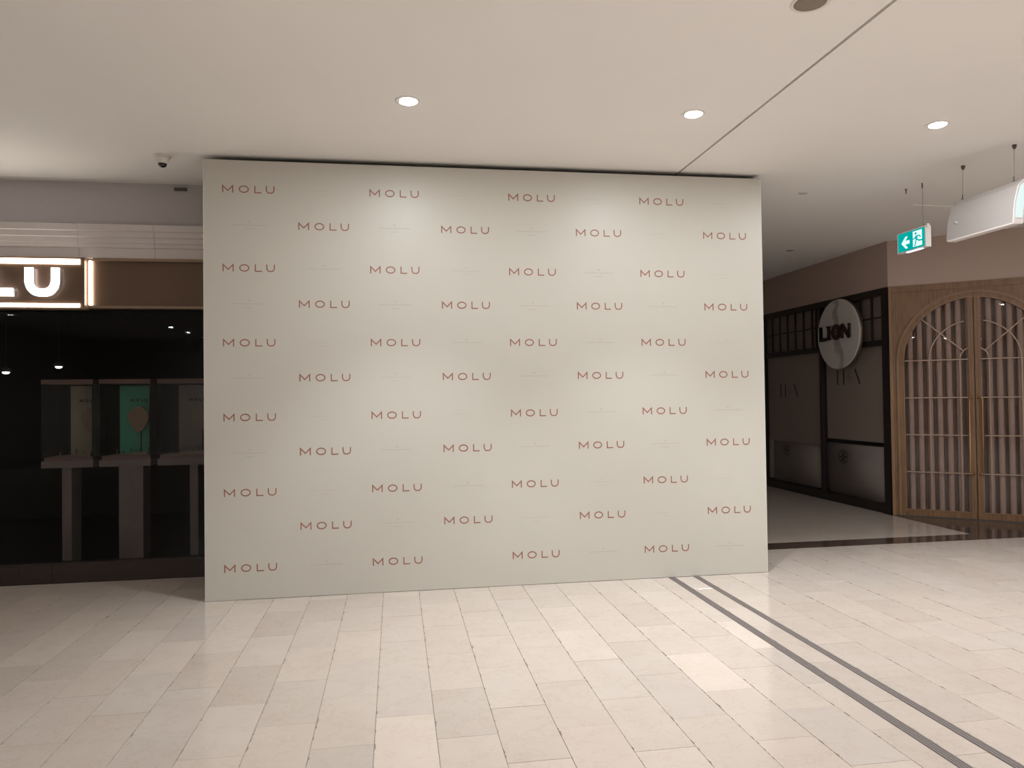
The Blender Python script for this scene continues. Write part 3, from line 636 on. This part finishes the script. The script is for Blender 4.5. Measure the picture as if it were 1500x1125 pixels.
# surround with arched opening
ap = arc(UC, Z0, RB, RB, 180, 0, 40)
n_ = len(ap)
top = []
for (x, z) in ap:
    top.append((x, 2.98))
sur = MB().strip(ap, [(U0 if i == 0 else U1 if i == n_-1 else x, 2.98) for i, (x, z) in enumerate(ap)], 0.0, 0.06)
sur.box(U0, UC-RB, 0.0, 0.06, 0, Z0).prism([(U0, Z0), (UC-RB, Z0), (U0, 2.98)], 0.0, 0.06)
sur.box(UC+RB, U1, 0.0, 0.06, 0, Z0).prism([(U1, Z0), (UC+RB, Z0), (U1, 2.98)], 0.0, 0.06)
part('surround', sur, M['wood'], DR)
part('corner_bead', MB().box(0.004, 0.04, -0.018, 0.06, 0, 2.98), M['woodm'], DR)
part('header_board', MB().box(U0, U1, -0.012, 0.0, 2.90, 2.98), M['wood'], DR)
def archband(r0_, r1_, lo, hi, z_low):
    A = [(UC-r0_, z_low)]+arc(UC, Z0, r0_, r0_, 180, 0, 40)+[(UC+r0_, z_low)]
    B = [(UC-r1_, z_low)]+arc(UC, Z0, r1_, r1_, 180, 0, 40)+[(UC+r1_, z_low)]
    return MB().strip(A, B, lo, hi)
part('arch_moulding', archband(0.835, 0.862, -0.026, 0.005, 0.0), M['woodm'], DR)
part('arch_moulding', archband(0.785, 0.838, -0.016, 0.03, 0.0), M['wood'], DR)
part('arch_bead', archband(0.772, 0.788, -0.024, 0.03, 0.05), M['woodm'], DR)
def clipx(s, u): return UC+s*(u)
for s in (-1, 1):
    lf = part('door_leaf', MB().box(clipx(s, 0.004), clipx(s, 0.066), -0.02, 0.03, 0.012, Z0+math.sqrt(0.785**2-0.06**2))
              .box(clipx(s, 0.06), clipx(s, 0.78), -0.012, 0.03, 0.012, 0.09), M['wood'], DR)
    part('stile_moulding', MB().box(clipx(s, 0.020), clipx(s, 0.030), -0.027, -0.018, 0.10, 2.80).box(clipx(s, 0.046), clipx(s, 0.056), -0.027, -0.018, 0.10, 2.80), M['woodm'], lf)
    part('kick_bead', MB().box(clipx(s, 0.06), clipx(s, 0.775), -0.02, 0.0, 0.086, 0.098), M['woodm'], lf)
    # glass pane
    A = [(clipx(s, 0.06), 0.09)]+[(UC+s*0.775*cos(radians(a)), Z0+0.775*sin(radians(a))) for a in range(0, 86, 5)]
    pane = [(clipx(s, 0.062), 0.09), (clipx(s, 0.775), 0.09)]+[(UC+s*0.775*cos(radians(a)), Z0+0.775*sin(radians(a))) for a in range(0, 86, 5)]+[(clipx(s, 0.062), 2.77)]
    part('glass_pane', MB().prism(pane, 0.006, 0.012, 'y'), M['glassd'], lf)
    bw = 0.0125
    for zz in (Z0, 1.525, 1.05, 0.573): part('glazing_bar', MB().box(clipx(s, 0.06), clipx(s, 0.775), -0.006, 0.005, zz-bw/2, zz+bw/2), M['muntin'], lf)
    for R in (RM, RI):
        p_ = [(UC+s*R, 0.09)]+[(UC+s*R*cos(radians(a)), Z0+R*sin(radians(a))) for a in range(0, 91, 6) if R*cos(radians(a)) > 0.055]
        part('glazing_bar', MB().ribbon(p_, bw, -0.008, 0.005), M['muntin'], lf)
    a = radians(137 if s < 0 else 43)
    part('glazing_bar', MB().ribbon([(UC+RI*cos(a), Z0+RI*sin(a)), (UC+0.775*cos(a), Z0+0.775*sin(a))], bw, -0.006, 0.005), M['muntin'], lf)
    hx = clipx(s, 0.032); gx = clipx(s, 0.072)
    part('door_handle', MB().tube([(hx, -0.02, 1.52), (hx, -0.05, 1.522), (hx+s*0.012, -0.068, 1.522), (gx-s*0.014, -0.072, 1.522), (gx, -0.072, 1.505), (gx, -0.072, 0.595), (gx-s*0.014, -0.072, 0.576), (hx+s*0.012, -0.068, 0.576), (hx, -0.05, 0.576), (hx, -0.02, 0.578)], 0.0105, 10), M['brass'], lf)
part('threshold', MB().box(0.05, 1.84, -0.03, 0.05, 0.0, 0.012), M['dmetal'], DR)
# pleated curtain: a thing hanging behind the glass
CT = thing('pleated_curtain', 'taupe curtain in deep straight pleats behind the arched doors', 'curtain', P0, DA)
per = 0.108; pp = []; u = 0.10
while u < 1.80:
    pp += [(u+0.002, 0.048), (u+0.016, 0.035), (u+0.032, 0.032), (u+0.050, 0.035), (u+0.064, 0.048), (u+0.058, 0.10), (u+0.064, 0.18), (u+0.078, 0.20), (u+0.095, 0.20), (u+0.108, 0.18), (u+0.114, 0.10)]
    u += per
back = [(x, y+0.003) for x, y in pp]
part('cloth', MB().strip(pp, back, 0.03, 2.86, 'z'), M['curtain'], CT)
part('rail', MB().box(0.1, 1.79, 0.04, 0.12, 2.86, 2.885), M['dmetal'], CT)
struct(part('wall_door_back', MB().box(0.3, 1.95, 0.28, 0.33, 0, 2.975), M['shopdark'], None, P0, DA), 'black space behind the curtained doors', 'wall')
